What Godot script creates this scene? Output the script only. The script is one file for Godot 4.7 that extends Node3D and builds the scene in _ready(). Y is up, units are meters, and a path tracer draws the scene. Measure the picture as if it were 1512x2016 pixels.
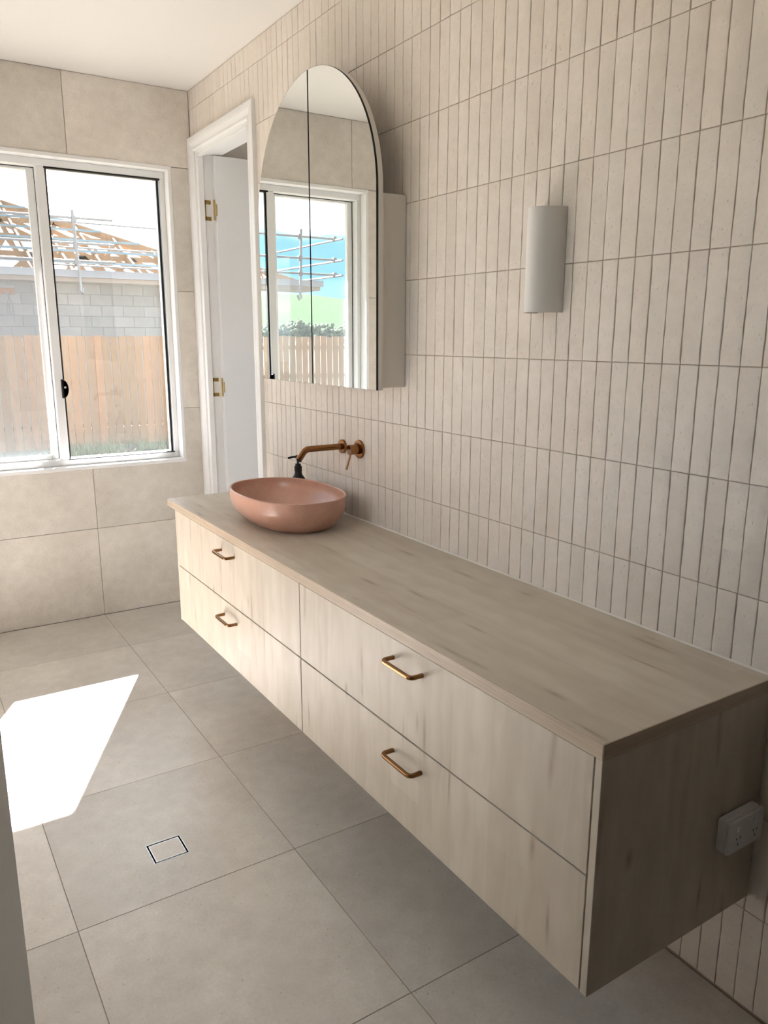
extends Node3D
# A tiled bathroom: floating timber vanity on the right wall, window wall ahead, sun falling on the floor.
# x = 0 is the face of the vanity wall, y = 0 the floor, z = -4.0244 the face of the window wall.

const ZE := -4.0244          # window wall face
const CEIL := 2.6532
const XL := -1.95            # left wall face
const TZ0 := -2.0363         # wall tile joints
const TPZ := 0.04703
const TY0 := 1.3993
const TPY := 0.2325
const CAM := Vector3(-1.448, 1.4562, 0.0841)
var rng := RandomNumberGenerator.new()
var M := {}
var cam_basis := Basis(Vector3(0.84328569, 0.00224464, 0.53746089), Vector3(0.11704381, 0.97522468, -0.18771673), Vector3(-0.52456648, 0.2212053, 0.82213029))

# ---------------------------------------------------------------- mesh builder
class MB:
	var v := PackedVector3Array()
	var n := PackedVector3Array()
	var xf := Transform3D()
	func tri_n(a: Vector3, b: Vector3, c: Vector3, na: Vector3, nb: Vector3, nc: Vector3) -> void:   # counter-clockwise seen from outside
		v.append(xf * a); v.append(xf * c); v.append(xf * b)
		var q := xf.basis
		n.append((q * na).normalized()); n.append((q * nc).normalized()); n.append((q * nb).normalized())
	func tri(a: Vector3, b: Vector3, c: Vector3) -> void:
		var m := (b - a).cross(c - a).normalized()
		tri_n(a, b, c, m, m, m)
	func quad(a: Vector3, b: Vector3, c: Vector3, d: Vector3) -> void:
		tri(a, b, c); tri(a, c, d)
	func box(lo: Vector3, hi: Vector3, c := 0.0) -> void:
		var ctr := (lo + hi) * 0.5
		var h := (hi - lo) * 0.5
		c = minf(c, minf(h.x, minf(h.y, h.z)) * 0.98)
		var ax := [Vector3.RIGHT, Vector3.UP, Vector3.BACK]
		for i in 3:
			var u: Vector3 = ax[(i + 1) % 3]
			var w: Vector3 = ax[(i + 2) % 3]
			for s: float in [-1.0, 1.0]:
				var o: Vector3 = ctr + ax[i] * h[i] * s
				var hu: Vector3 = u * (h[(i + 1) % 3] - c)
				var hw: Vector3 = w * (h[(i + 2) % 3] - c)
				if s > 0: quad(o - hu - hw, o + hu - hw, o + hu + hw, o - hu + hw)
				else: quad(o - hu - hw, o - hu + hw, o + hu + hw, o + hu - hw)
		if c <= 0.0: return
		for i in 3:
			var j := (i + 1) % 3
			var k := (i + 2) % 3
			var e: Vector3 = ax[i] * (h[i] - c)
			for sj: float in [-1.0, 1.0]:
				for sk: float in [-1.0, 1.0]:
					var a: Vector3 = ctr + ax[j] * h[j] * sj + ax[k] * (h[k] - c) * sk
					var b: Vector3 = ctr + ax[j] * (h[j] - c) * sj + ax[k] * h[k] * sk
					_edge(a, b, e, ctr)
		for sx: float in [-1.0, 1.0]:
			for sy: float in [-1.0, 1.0]:
				for sz: float in [-1.0, 1.0]:
					var s3 := Vector3(sx, sy, sz)
					var a := ctr + s3 * Vector3(h.x, h.y - c, h.z - c)
					var b := ctr + s3 * Vector3(h.x - c, h.y, h.z - c)
					var d := ctr + s3 * Vector3(h.x - c, h.y - c, h.z)
					if (b - a).cross(d - a).dot(s3) > 0: tri(a, b, d)
					else: tri(a, d, b)
	func _edge(a: Vector3, b: Vector3, e: Vector3, ctr: Vector3) -> void:
		if (e * 2).cross(b - a).dot(a - ctr) > 0: quad(a - e, a + e, b + e, b - e)
		else: quad(a + e, a - e, b - e, b + e)
	# smooth surface over a grid of points, rows x columns; outside on the side of (next row) x (next column)
	func grid(p: Array, loop_u := false, loop_v := false) -> void:
		var r := p.size()
		var c: int = p[0].size()
		var nn := []
		for i in r:
			var row := PackedVector3Array()
			for j in c:
				var i0 := (i - 1 + r) % r if loop_u else maxi(i - 1, 0)
				var i1 := (i + 1) % r if loop_u else mini(i + 1, r - 1)
				var j0 := (j - 1 + c) % c if loop_v else maxi(j - 1, 0)
				var j1 := (j + 1) % c if loop_v else mini(j + 1, c - 1)
				row.append((p[i1][j] - p[i0][j]).cross(p[i][j1] - p[i][j0]).normalized())
			nn.append(row)
		for i in (r if loop_u else r - 1):
			for j in (c if loop_v else c - 1):
				var i1 := (i + 1) % r
				var j1 := (j + 1) % c
				tri_n(p[i][j], p[i1][j], p[i1][j1], nn[i][j], nn[i1][j], nn[i1][j1])
				tri_n(p[i][j], p[i1][j1], p[i][j1], nn[i][j], nn[i1][j1], nn[i][j1])
	func lathe(prof: Array, seg := 24) -> void:      # Vector2(r, y) from bottom to top, round the y axis; repeat a point for a hard edge
		var runs := [[prof[0]]]
		for k in range(1, prof.size()):
			if prof[k].is_equal_approx(prof[k - 1]): runs.append([prof[k]])
			else: runs[-1].append(prof[k])
		for run: Array in runs:
			if run.size() < 2: continue
			var p := []
			for s in seg:
				var a := TAU * s / seg
				var row := PackedVector3Array()
				for q: Vector2 in run: row.append(Vector3(q.x * cos(a), q.y, -q.x * sin(a)))
				p.append(row)
			grid(p, true, false)
	func tube(path: Array, rad: float, seg := 12, cap := true) -> void:
		var p := []
		var up := Vector3.UP
		var d0: Vector3 = (path[1] - path[0]).normalized()
		if absf(d0.dot(up)) > 0.9: up = Vector3.RIGHT
		var side := d0.cross(up).normalized()
		for k in path.size():
			var d: Vector3 = (path[mini(k + 1, path.size() - 1)] - path[maxi(k - 1, 0)]).normalized()
			side = (side - d * side.dot(d)).normalized()
			var w := side.cross(d)
			var row := PackedVector3Array()
			for s in seg:
				var a := TAU * s / seg
				row.append(path[k] + (side * cos(a) - w * sin(a)) * rad)
			p.append(row)
		grid(p, false, true)
		if cap:
			for e in [0, path.size() - 1]:
				for s in seg:
					var a: Vector3 = p[e][s]
					var b: Vector3 = p[e][(s + 1) % seg]
					if e == 0: tri(path[e], a, b)
					else: tri(path[e], b, a)
	# outline in the (z, y) plane, extruded from x0 to x1 (x0 < x1); counter-clockwise seen from -x is (z right-to-left)
	func slab(poly: PackedVector2Array, x0: float, x1: float, faces := 3) -> void:
		var ix := Geometry2D.triangulate_polygon(poly)
		for t in range(0, ix.size(), 3):
			var q := []
			for k in 3: q.append(poly[ix[t + k]])
			var area: float = (q[1] - q[0]).cross(q[2] - q[0])
			if area < 0: q = [q[0], q[2], q[1]]
			if faces & 1: tri(Vector3(x0, q[0].y, q[0].x), Vector3(x0, q[1].y, q[1].x), Vector3(x0, q[2].y, q[2].x))
			if faces & 2: tri(Vector3(x1, q[0].y, q[0].x), Vector3(x1, q[2].y, q[2].x), Vector3(x1, q[1].y, q[1].x))
		var m := 0.0
		for k in poly.size(): m += poly[k].cross(poly[(k + 1) % poly.size()])
		for k in poly.size():
			var a := poly[k]
			var b := poly[(k + 1) % poly.size()]
			if m < 0: var t := a; a = b; b = t
			quad(Vector3(x0, a.y, a.x), Vector3(x1, a.y, a.x), Vector3(x1, b.y, b.x), Vector3(x0, b.y, b.x))
	# bar of rectangular section between two points
	func bar(a: Vector3, b: Vector3, w: float, h: float, up := Vector3.UP) -> void:
		var old := xf
		var d := (b - a)
		var z := d.normalized()
		if absf(z.dot(up)) > 0.97: up = Vector3.BACK
		var x := up.cross(z).normalized()
		xf = xf * Transform3D(Basis(x, z.cross(x), z), (a + b) * 0.5)
		box(Vector3(-w / 2, -h / 2, -d.length() / 2), Vector3(w / 2, h / 2, d.length() / 2))
		xf = old
	func mesh() -> ArrayMesh:
		var a := []
		a.resize(Mesh.ARRAY_MAX)
		a[Mesh.ARRAY_VERTEX] = v
		a[Mesh.ARRAY_NORMAL] = n
		var m := ArrayMesh.new()
		m.add_surface_from_arrays(Mesh.PRIMITIVE_TRIANGLES, a)
		return m

func inst(called: String, m: Mesh, mat: Material, parent: Node3D = self, at := Vector3.ZERO) -> MeshInstance3D:
	var o := MeshInstance3D.new()
	o.name = called
	o.mesh = m
	o.material_override = mat
	o.position = at
	parent.add_child(o, true)
	if o.name != called: _number(o, called, parent)
	return o

func _number(o: Node, called: String, parent: Node) -> void:
	var k: int = parent.get_meta("n_" + called, 0) + 1
	parent.set_meta("n_" + called, k)
	o.name = "%s_%03d" % [called, k]

func thing(called: String, at: Vector3, label: String, category: String, group := "") -> Node3D:
	var o := Node3D.new()
	o.name = called
	o.position = at
	add_child(o, true)
	if o.name != called: _number(o, called, self)
	tag(o, label, category, group)
	return o

func tag(o: Node3D, label: String, category: String, group := "", kind := "") -> void:
	if label: o.set_meta("label", label)
	if category: o.set_meta("category", category)
	if group: o.set_meta("group", group)
	if kind: o.set_meta("kind", kind)

func struct(called: String, m: Mesh, mat: Material, label: String, category: String) -> MeshInstance3D:
	var o := inst(called, m, mat)
	tag(o, label, category, "", "structure")
	return o

func boxm(lo: Vector3, hi: Vector3, c := 0.0) -> ArrayMesh:
	var b := MB.new()
	b.box(lo, hi, c)
	return b.mesh()

# ---------------------------------------------------------------- textures and materials
func tex(im: Image) -> ImageTexture:
	im.generate_mipmaps()
	return ImageTexture.create_from_image(im)

func noise(seed_: int, freq: float, oct := 3) -> FastNoiseLite:
	var f := FastNoiseLite.new()
	f.seed = seed_
	f.noise_type = FastNoiseLite.TYPE_SIMPLEX_SMOOTH
	f.frequency = freq
	f.fractal_octaves = oct
	return f

# seamless in both directions: the noise is sampled on a torus-like blend of four shifted copies
func seamless(f: FastNoiseLite, w: int, h: int) -> PackedByteArray:
	var im := f.get_seamless_image(w, h, false, false, 0.2, true)
	im.convert(Image.FORMAT_L8)
	return im.get_data()

func wood_image(w: int, h: int, base: Color, dark: Color, stave: int, sd: int, tone: float, knots: int) -> Image:
	# grain runs along v; staves of slightly different tone, fine streaks, a few elongated knots
	var r := RandomNumberGenerator.new()
	r.seed = sd
	var fine := seamless(noise(sd, 0.03, 4), w, 64)       # stretched along v
	var mid := seamless(noise(sd + 1, 0.02, 3), w, 128)
	var big := seamless(noise(sd + 2, 0.012, 2), w, h)
	var ks := []
	for k in knots:
		ks.append([r.randf() * w, r.randf() * h, r.randf_range(2.5, 7.0) * w / 1024.0, r.randf_range(8.0, 30.0) * h / 1024.0, r.randf_range(0.3, 0.95), r.randf_range(-0.25, 0.25)])
	if knots > 30:      # the two plain knots of the end panel
		ks.append([605.0, 752.0, 7.0, 8.0, 0.9, 0.0])
		ks.append([837.0, 840.0, 4.0, 17.0, 0.8, 0.1])
	var st := []
	var ns := int(w / float(stave))
	for k in ns:
		var cuts := []
		var y := r.randi_range(0, int(h / 3.0))
		while y < h:
			cuts.append([y, r.randf_range(-tone, tone)])
			y += r.randi_range(int(h * 0.22), int(h * 0.5))
		st.append(cuts)
	var shade := PackedFloat32Array()
	shade.resize(w * h)
	for y in h:
		var fy := int(y * 64.0 / h)
		var my := int(y * 128.0 / h)
		for x in w:
			var wob := (big[y * w + x] - 128) / 128.0
			var xs := int(x + wob * 14.0 + w) % w
			var s := (fine[fy * w + xs] - 128) / 128.0 * 0.13 + (mid[my * w + xs] - 128) / 128.0 * 0.18 + wob * 0.22
			shade[y * w + x] = s
	for k in ns:
		for q in st[k].size():
			var y0: int = st[k][q][0]
			var y1: int = st[k][(q + 1) % st[k].size()][0]
			if y1 <= y0: y1 += h
			for y in range(y0, y1):
				for x in range(k * stave, mini((k + 1) * stave, w)): shade[(y % h) * w + x] += st[k][q][1]
	for k in ks:
		var rx: float = k[2] * 5.0
		var ry: float = k[3] * 3.0
		for dy in range(int(-ry), int(ry)):
			for dx in range(int(-rx), int(rx)):
				var ex: float = (dx + dy * k[5] * 0.3) / k[2]
				var ey: float = dy / k[3]
				var d := sqrt(ex * ex + ey * ey)
				if d > 3.2: continue
				var g: float = exp(-d * d * 0.9) * 1.0 + 0.25 * exp(-d * 0.9) * (0.5 + 0.5 * sin(d * 7.0))
				shade[posmod(int(k[1]) + dy, h) * w + posmod(int(k[0]) + dx, w)] += g * k[4] * 1.6
	var out := PackedByteArray()
	out.resize(w * h * 3)
	for i in w * h:
		var t := clampf(shade[i] * 0.5 + 0.28, 0.0, 1.0)
		var c := base.lerp(dark, t)
		out[i * 3] = int(c.r * 255.0)
		out[i * 3 + 1] = int(c.g * 255.0)
		out[i * 3 + 2] = int(c.b * 255.0)
	return Image.create_from_data(w, h, false, Image.FORMAT_RGB8, out)

func mottle_image(s: int, a: Color, b: Color, sd: int, specks: int, speck_tone: float) -> Image:
	var n1 := seamless(noise(sd, 3.0 / s, 4), s, s)
	var n2 := seamless(noise(sd + 7, 16.0 / s, 4), s, s)
	var n3 := seamless(noise(sd + 9, 90.0 / s, 2), s, s)
	var sh := PackedFloat32Array()
	sh.resize(s * s)
	for i in s * s: sh[i] = 0.5 + (n1[i] - 128) / 128.0 * 0.38 + (n2[i] - 128) / 128.0 * 0.3 + (n3[i] - 128) / 128.0 * 0.22
	var r := RandomNumberGenerator.new()
	r.seed = sd
	for k in specks:
		var cx := r.randi() % s
		var cy := r.randi() % s
		var tone := speck_tone * r.randf_range(-0.5, 1.0)
		var rad := 1 if r.randf() < 0.8 else 2
		for dy in range(-rad, rad + 1):
			for dx in range(-rad, rad + 1):
				if dx * dx + dy * dy <= rad * rad and r.randf() < 0.8: sh[posmod(cy + dy, s) * s + posmod(cx + dx, s)] += tone
	var out := PackedByteArray()
	out.resize(s * s * 3)
	for i in s * s:
		var c := a.lerp(b, clampf(sh[i], -1.6, 1.6))
		out[i * 3] = clampi(int(c.r * 255.0), 0, 255)
		out[i * 3 + 1] = clampi(int(c.g * 255.0), 0, 255)
		out[i * 3 + 2] = clampi(int(c.b * 255.0), 0, 255)
	return Image.create_from_data(s, s, false, Image.FORMAT_RGB8, out)

func pit_normal(s: int, sd: int, pits: int, strength: float) -> ImageTexture:
	# handmade glaze: slow waves, grains and small dimples and pimples
	var n1 := seamless(noise(sd, 6.0 / s, 2), s, s)
	var n2 := seamless(noise(sd + 3, 40.0 / s, 3), s, s)
	var hgt := PackedFloat32Array()
	hgt.resize(s * s)
	for i in s * s: hgt[i] = 0.5 + (n1[i] - 128) / 128.0 * 0.28 + (n2[i] - 128) / 128.0 * 0.05
	var r := RandomNumberGenerator.new()
	r.seed = sd
	for k in pits:
		var cx := r.randi() % s
		var cy := r.randi() % s
		var rad := r.randf_range(1.5, 5.0)
		var dep := r.randf_range(-0.16, 0.10)
		for dy in range(-8, 9):
			for dx in range(-8, 9):
				var d := Vector2(dx, dy * 0.6).length() / rad
				if d < 1.6: hgt[posmod(cy + dy, s) * s + posmod(cx + dx, s)] += dep * exp(-d * d * 1.5)
	var out := PackedByteArray()
	out.resize(s * s)
	for i in s * s: out[i] = clampi(int(hgt[i] * 255.0), 0, 255)
	var im := Image.create_from_data(s, s, false, Image.FORMAT_L8, out)
	im.convert(Image.FORMAT_RGBA8)
	im.bump_map_to_normal_map(strength)
	return tex(im)

func mat(c: Color, rough := 0.6, metal := 0.0) -> StandardMaterial3D:
	var m := StandardMaterial3D.new()
	m.albedo_color = c
	m.roughness = rough
	m.metallic = metal
	return m

func tri(m: StandardMaterial3D, t: Texture2D, sc: Vector3, off := Vector3.ZERO) -> StandardMaterial3D:
	m.albedo_texture = t
	m.uv1_triplanar = true
	m.uv1_world_triplanar = true
	m.uv1_scale = sc
	m.uv1_offset = off
	m.uv1_triplanar_sharpness = 8.0
	return m

func c8(r: int, g: int, b: int) -> Color:
	return Color(r / 255.0, g / 255.0, b / 255.0)

func make_materials() -> void:
	var wood := wood_image(1024, 1024, c8(218, 208, 192), c8(168, 152, 132), 128, 11, 0.18, 34)
	var woodu := wood.duplicate() as Image
	woodu.rotate_90(CLOCKWISE)
	var tw := tex(wood)
	var twu := tex(woodu)
	M.front = tri(mat(Color.WHITE, 0.5), tw, Vector3(1.0, 0.5, 1.0))
	M.top = tri(mat(Color.WHITE, 0.42), tw, Vector3(1.0, 1.0, 0.5), Vector3(0.3, 0.1, 0.2))
	M.edge = tri(mat(c8(238, 228, 218), 0.5), twu, Vector3(0.7, 10.0, 0.7), Vector3(0.1, 0.37, 0.2))
	var stone := tex(mottle_image(1024, c8(219, 212, 203), c8(240, 235, 227), 21, 2600, -1.5))
	M.stone = []
	for k in 4:
		var t := 1.0 - 0.02 * k
		var s := tri(mat(Color(t, t, t), 0.33), stone, Vector3(0.9, 0.9, 0.9), Vector3(0.31 * k, 0.17 * k, 0.43 * k))
		M.stone.append(s)
	M.stone_wall = []
	for k in 3:
		var t := 1.0 - 0.025 * k
		M.stone_wall.append(tri(mat(Color(t, t * 0.99, t * 0.975), 0.55), stone, Vector3(0.9, 0.9, 0.9), Vector3(0.21 * k, 0.37 * k, 0.13 * k)))
	M.floor_grout = mat(c8(158, 148, 136), 0.9)
	M.wall_grout = mat(c8(180, 164, 150), 0.9)
	var glaze := tex(mottle_image(512, c8(232, 226, 218), c8(241, 236, 229), 33, 250, -0.4))
	var pits := pit_normal(1024, 5, 900, 10.0)
	M.tile = []
	for k in 5:
		var f: Array = [[1.0, 0.984, 0.966], [0.985, 0.966, 0.946], [1.0, 0.978, 0.956], [0.992, 0.976, 0.958], [0.98, 0.958, 0.938]][k]
		var t := tri(mat(Color(f[0], f[1], f[2]), 0.36), glaze, Vector3(1.7, 1.7, 1.7), Vector3(0.13 * k, 0.29 * k, 0.41 * k))
		t.normal_enabled = true
		t.normal_texture = pits
		t.normal_scale = 0.9
		M.tile.append(t)
	M.paint = mat(c8(238, 234, 228), 0.75)
	M.gloss = mat(c8(240, 239, 237), 0.35)
	M.door = mat(c8(232, 233, 233), 0.45)
	M.hallpaint = mat(c8(150, 132, 120), 0.85)
	M.alu = mat(c8(236, 236, 234), 0.35)
	M.rubber = mat(c8(14, 13, 14), 0.6)
	M.black = mat(c8(13, 12, 14), 0.35)
	M.glass = mat(Color(0.9, 0.95, 0.95, 0.06), 0.02)
	M.glass.transparency = BaseMaterial3D.TRANSPARENCY_ALPHA
	M.screen = mat(Color(0.36, 0.37, 0.38, 0.16), 0.9)
	M.screen.transparency = BaseMaterial3D.TRANSPARENCY_ALPHA
	M.mirror = mat(Color(0.93, 0.94, 0.93), 0.0, 1.0)
	M.cabinet = mat(c8(228, 222, 213), 0.45)
	M.plaster = mat(c8(240, 236, 230), 0.8)
	M.bronze = mat(c8(146, 103, 66), 0.24, 1.0)
	M.brass = mat(c8(140, 104, 68), 0.28, 1.0)
	M.hinge = mat(c8(196, 168, 104), 0.3, 1.0)
	M.steel = mat(c8(205, 205, 203), 0.3, 1.0)
	var clay := tex(mottle_image(512, c8(198, 149, 127), c8(209, 164, 143), 51, 900, -0.5))
	M.clay = tri(mat(Color.WHITE, 0.28), clay, Vector3(4, 4, 4))
	M.clay.metallic_specular = 0.6
	M.plastic = mat(c8(226, 222, 219), 0.4)
	M.dark = mat(c8(20, 18, 18), 0.8)
	# outside
	var pine := tex(wood_image(512, 512, c8(156, 124, 90), c8(92, 60, 38), 512, 71, 0.0, 26))
	M.paling = []
	for k in 4:
		var t: Array = [[1.0, 1.0, 1.0], [0.95, 0.93, 0.9], [1.0, 0.96, 0.92], [0.9, 0.9, 0.88]][k]
		M.paling.append(tri(mat(Color(t[0], t[1], t[2]), 0.85), pine, Vector3(2.3, 0.9, 2.3), Vector3(0.27 * k, 0.31 * k, 0)))
	M.timber = mat(c8(140, 112, 84), 0.85)
	var blk := tex(mottle_image(256, c8(128, 128, 128), c8(142, 142, 142), 81, 400, -0.4))
	M.block = []
	for k in 3:
		var t := 1.0 - 0.035 * k
		M.block.append(tri(mat(Color(t, t, t), 0.95), blk, Vector3(1.2, 1.2, 1.2), Vector3(0.3 * k, 0, 0)))
	M.mortar = mat(c8(112, 112, 112), 0.95)
	M.fascia = mat(c8(128, 132, 138), 0.6)
	M.soffit = mat(c8(140, 132, 126), 0.8)
	M.batten = mat(c8(112, 130, 138), 0.5)
	M.rail = mat(c8(120, 122, 124), 0.5)
	M.grass = mat(c8(118, 120, 92), 0.9)
	M.grass.backlight_enabled = true
	M.grass.backlight = Color(0.05, 0.07, 0.03)
	var soil := tex(mottle_image(512, c8(92, 88, 76), c8(112, 108, 92), 91, 3000, -0.6))
	M.soil = tri(mat(Color.WHITE, 0.95), soil, Vector3(0.35, 0.35, 0.35))
	M.leaf = mat(c8(84, 94, 78), 0.9)
	M.bark = mat(c8(96, 84, 70), 0.9)
	M.hill = mat(c8(62, 77, 56), 1.0)
	for m: StandardMaterial3D in [M.hill, M.leaf, M.soil, M.grass, M.bark]: m.metallic_specular = 0.05

# ---------------------------------------------------------------- light and camera
func make_sky() -> Sky:
	var w := 1024
	var h := 512
	var f := noise(55, 1.1, 5)
	var f2 := noise(58, 0.45, 3)
	var out := PackedByteArray()
	out.resize(w * h * 3)
	for y in h:
		var el := PI * (0.5 - (y + 0.5) / h)
		for x in w:
			var az := TAU * (x + 0.5) / w
			var d := Vector3(cos(el) * sin(az), sin(el), -cos(el) * cos(az))
			var p := Vector3(d.x, 0, d.z) / (maxf(d.y, 0.0) + 0.22)
			var k := f.get_noise_3d(p.x, 0.0, p.z) * 0.9 + f2.get_noise_3d(p.x, 3.0, p.z) * 0.9
			var cl := smoothstep(-0.32, 0.28, k)
			var hz := clampf(1.0 - d.y * 2.6, 0.0, 1.0)
			var blue := Color(0.19, 0.37, 0.49).lerp(Color(0.25, 0.43, 0.53), hz)
			var c := blue.lerp(Color(0.97, 0.948, 0.945), cl)
			if d.y < 0: c = Color(0.7, 0.72, 0.7)
			var i := (y * w + x) * 3
			out[i] = int(c.r * 255.0)
			out[i + 1] = int(c.g * 255.0)
			out[i + 2] = int(c.b * 255.0)
	var sm := PanoramaSkyMaterial.new()
	sm.panorama = ImageTexture.create_from_image(Image.create_from_data(w, h, false, Image.FORMAT_RGB8, out))
	sm.energy_multiplier = 4.4
	var s := Sky.new()
	s.sky_material = sm
	return s

func _ready() -> void:
	rng.seed = 7
	var cam := Camera3D.new()
	cam.name = "camera"
	cam.transform = Transform3D(cam_basis.orthonormalized(), CAM)
	cam.fov = rad_to_deg(2.0 * atan(1008.0 / 1521.5468))
	cam.near = 0.02
	cam.far = 4000.0
	add_child(cam)
	cam.current = true
	var env := Environment.new()
	env.background_mode = Environment.BG_SKY
	env.sky = make_sky()
	env.tonemap_mode = Environment.TONE_MAPPER_LINEAR
	env.tonemap_exposure = 1.66
	env.sdfgi_enabled = true
	env.ssao_enabled = true
	env.ssil_enabled = true
	var we := WorldEnvironment.new()
	we.name = "world_environment"
	we.environment = env
	add_child(we)
	var sun := DirectionalLight3D.new()
	sun.name = "sun"
	sun.light_color = Color(0.97, 0.965, 0.985)
	sun.light_energy = 20.0
	sun.light_angular_distance = 0.53
	sun.shadow_enabled = true
	add_child(sun)
	sun.look_at_from_position(Vector3(0, 10, 0), Vector3(0, 10, 0) + Vector3(-0.53, -1.0, 1.06))
	make_materials()
	build_shell()
	build_floor()
	build_wall_tiles()
	build_end_tiles()
	build_window()
	build_doorway()
	build_open_door()
	build_vanity()
	build_mirror()
	build_sconce()
	build_basin()
	build_taps()
	build_bottle()
	build_power_point()
	build_drain()
	build_outside()

# ---------------------------------------------------------------- the shell
func build_shell() -> void:
	var b := MB.new()
	b.box(Vector3(-2.6, CEIL, -4.23), Vector3(2.75, CEIL + 0.12, 3.75))
	struct("ceiling", b.mesh(), M.paint, "smooth warm white plaster ceiling over the whole bathroom", "ceiling")
	b = MB.new()        # left wall of the bathroom
	b.box(Vector3(XL - 0.1, -0.25, -4.23), Vector3(XL, CEIL, -1.9))
	b.box(Vector3(XL - 0.1, -0.25, -1.0), Vector3(XL, CEIL, 0.10))
	b.box(Vector3(XL - 0.1, -0.25, -1.9), Vector3(XL, 1.1, -1.0))
	b.box(Vector3(XL - 0.1, 2.2, -1.9), Vector3(XL, CEIL, -1.0))
	struct("wall_left", b.mesh(), M.paint, "white painted wall on the left, outside the picture", "wall")
	var w2 := Node3D.new()  # unseen window, added to brighten the near floor and vanity wall
	w2.name = "window_2"
	add_child(w2)
	tag(w2, "unseen window added in the left wall for fill light, outside the picture", "window", "", "structure")
	var fr := MB.new()
	fr.box(Vector3(XL - 0.08, 1.1, -1.9), Vector3(XL - 0.03, 1.14, -1.0))
	fr.box(Vector3(XL - 0.08, 2.16, -1.9), Vector3(XL - 0.03, 2.2, -1.0))
	fr.box(Vector3(XL - 0.08, 1.14, -1.9), Vector3(XL - 0.03, 2.16, -1.86))
	fr.box(Vector3(XL - 0.08, 1.14, -1.04), Vector3(XL - 0.03, 2.16, -1.0))
	inst("frame", fr.mesh(), M.alu, w2)
	inst("pane", boxm(Vector3(XL - 0.058, 1.14, -1.86), Vector3(XL - 0.052, 2.16, -1.04)), M.glass, w2)
	b = MB.new()        # the room behind the camera
	b.box(Vector3(XL - 0.1, -0.25, 0.10), Vector3(-1.66, CEIL, 0.20))
	b.box(Vector3(XL - 0.2, -0.25, 0.10), Vector3(XL - 0.1, CEIL, 3.65))
	b.box(Vector3(XL - 0.2, -0.25, 3.65), Vector3(0.12, CEIL, 3.75))
	b.box(Vector3(0.004, -0.25, 0.121), Vector3(0.12, CEIL, 3.65))
	struct("wall_near", b.mesh(), M.hallpaint, "brown painted walls of the dim room behind the viewer", "wall")
	# the small room through the doorway
	b = MB.new()
	b.box(Vector3(2.65, -0.25, -4.23), Vector3(2.75, CEIL, -3.3))
	b.box(Vector3(2.65, -0.25, -2.2), Vector3(2.75, CEIL, -1.2))
	b.box(Vector3(2.65, -0.25, -3.3), Vector3(2.75, 1.3, -2.2))  # unseen opening left in this wall, added to light the door leaf
	b.box(Vector3(2.65, 2.15, -3.3), Vector3(2.75, CEIL, -2.2))
	b.box(Vector3(0.121, -0.25, -1.3), Vector3(2.65, CEIL, -1.2))
	b.box(Vector3(0.121, -0.25, -4.23), Vector3(2.65, CEIL, -4.13))
	struct("wall_beyond", b.mesh(), M.paint, "white painted walls of the room seen through the doorway", "wall")
	b = MB.new()
	b.box(Vector3(XL - 0.2, -0.25, -4.23), Vector3(2.75, -0.0301, 0.121))
	b.box(Vector3(XL - 0.2, -0.25, 0.121), Vector3(0.12, 0.0, 3.75))
	struct("floor_slab", b.mesh(), M.floor_grout, "plain floor slab under the tiles and the next rooms", "floor")
	b = MB.new()        # eaves outside over the window
	b.box(Vector3(-2.6, 2.40, -4.81), Vector3(4, 2.60, -4.23))
	struct("roof_eaves", b.mesh(), M.soffit, "overhanging eaves of this house above the window outside", "roof")

func build_floor() -> void:
	var q := Rect2(-0.9655, -1.9675, 0.1020, 0.0960)
	var bed := MB.new()
	bed.box(Vector3(XL, -0.03, ZE), Vector3(q.position.x, -0.0007, 0.12))
	bed.box(Vector3(q.end.x, -0.03, ZE), Vector3(0, -0.0007, 0.12))
	bed.box(Vector3(q.position.x, -0.03, ZE), Vector3(q.end.x, -0.0007, q.position.y))
	bed.box(Vector3(q.position.x, -0.03, q.end.y), Vector3(q.end.x, -0.0007, 0.12))
	var root := struct("floor", bed.mesh(), M.floor_grout, "floor of large square warm grey stone look tiles with fine joints", "floor")
	var g := 0.0022
	for i in range(0, 4):
		for j in range(-3, 4):
			var x1 := -0.0008 - 0.6 * i
			var x0 := maxf(x1 - 0.6, XL)
			var z0 := -2.3239 + 0.6 * j
			var z1 := minf(z0 + 0.6, 0.121)
			z0 = maxf(z0, ZE)
			if z1 - z0 < 0.03: continue
			var lo := Vector3(x0 + g / 2, -0.009, z0 + g / 2)
			var hi := Vector3(x1 - g / 2, 0.0, z1 - g / 2)
			var b := MB.new()
			if i == 1 and j == 0:      # the tile that holds the waste: a square hole
				b.box(lo, Vector3(q.position.x, 0, hi.z))
				b.box(Vector3(q.end.x, lo.y, lo.z), hi)
				b.box(Vector3(q.position.x, lo.y, lo.z), Vector3(q.end.x, 0, q.position.y))
				b.box(Vector3(q.position.x, lo.y, q.end.y), Vector3(q.end.x, 0, hi.z))
			else: b.box(lo, hi, 0.0006)
			inst("tile", b.mesh(), M.stone[rng.randi() % 4], root)

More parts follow.
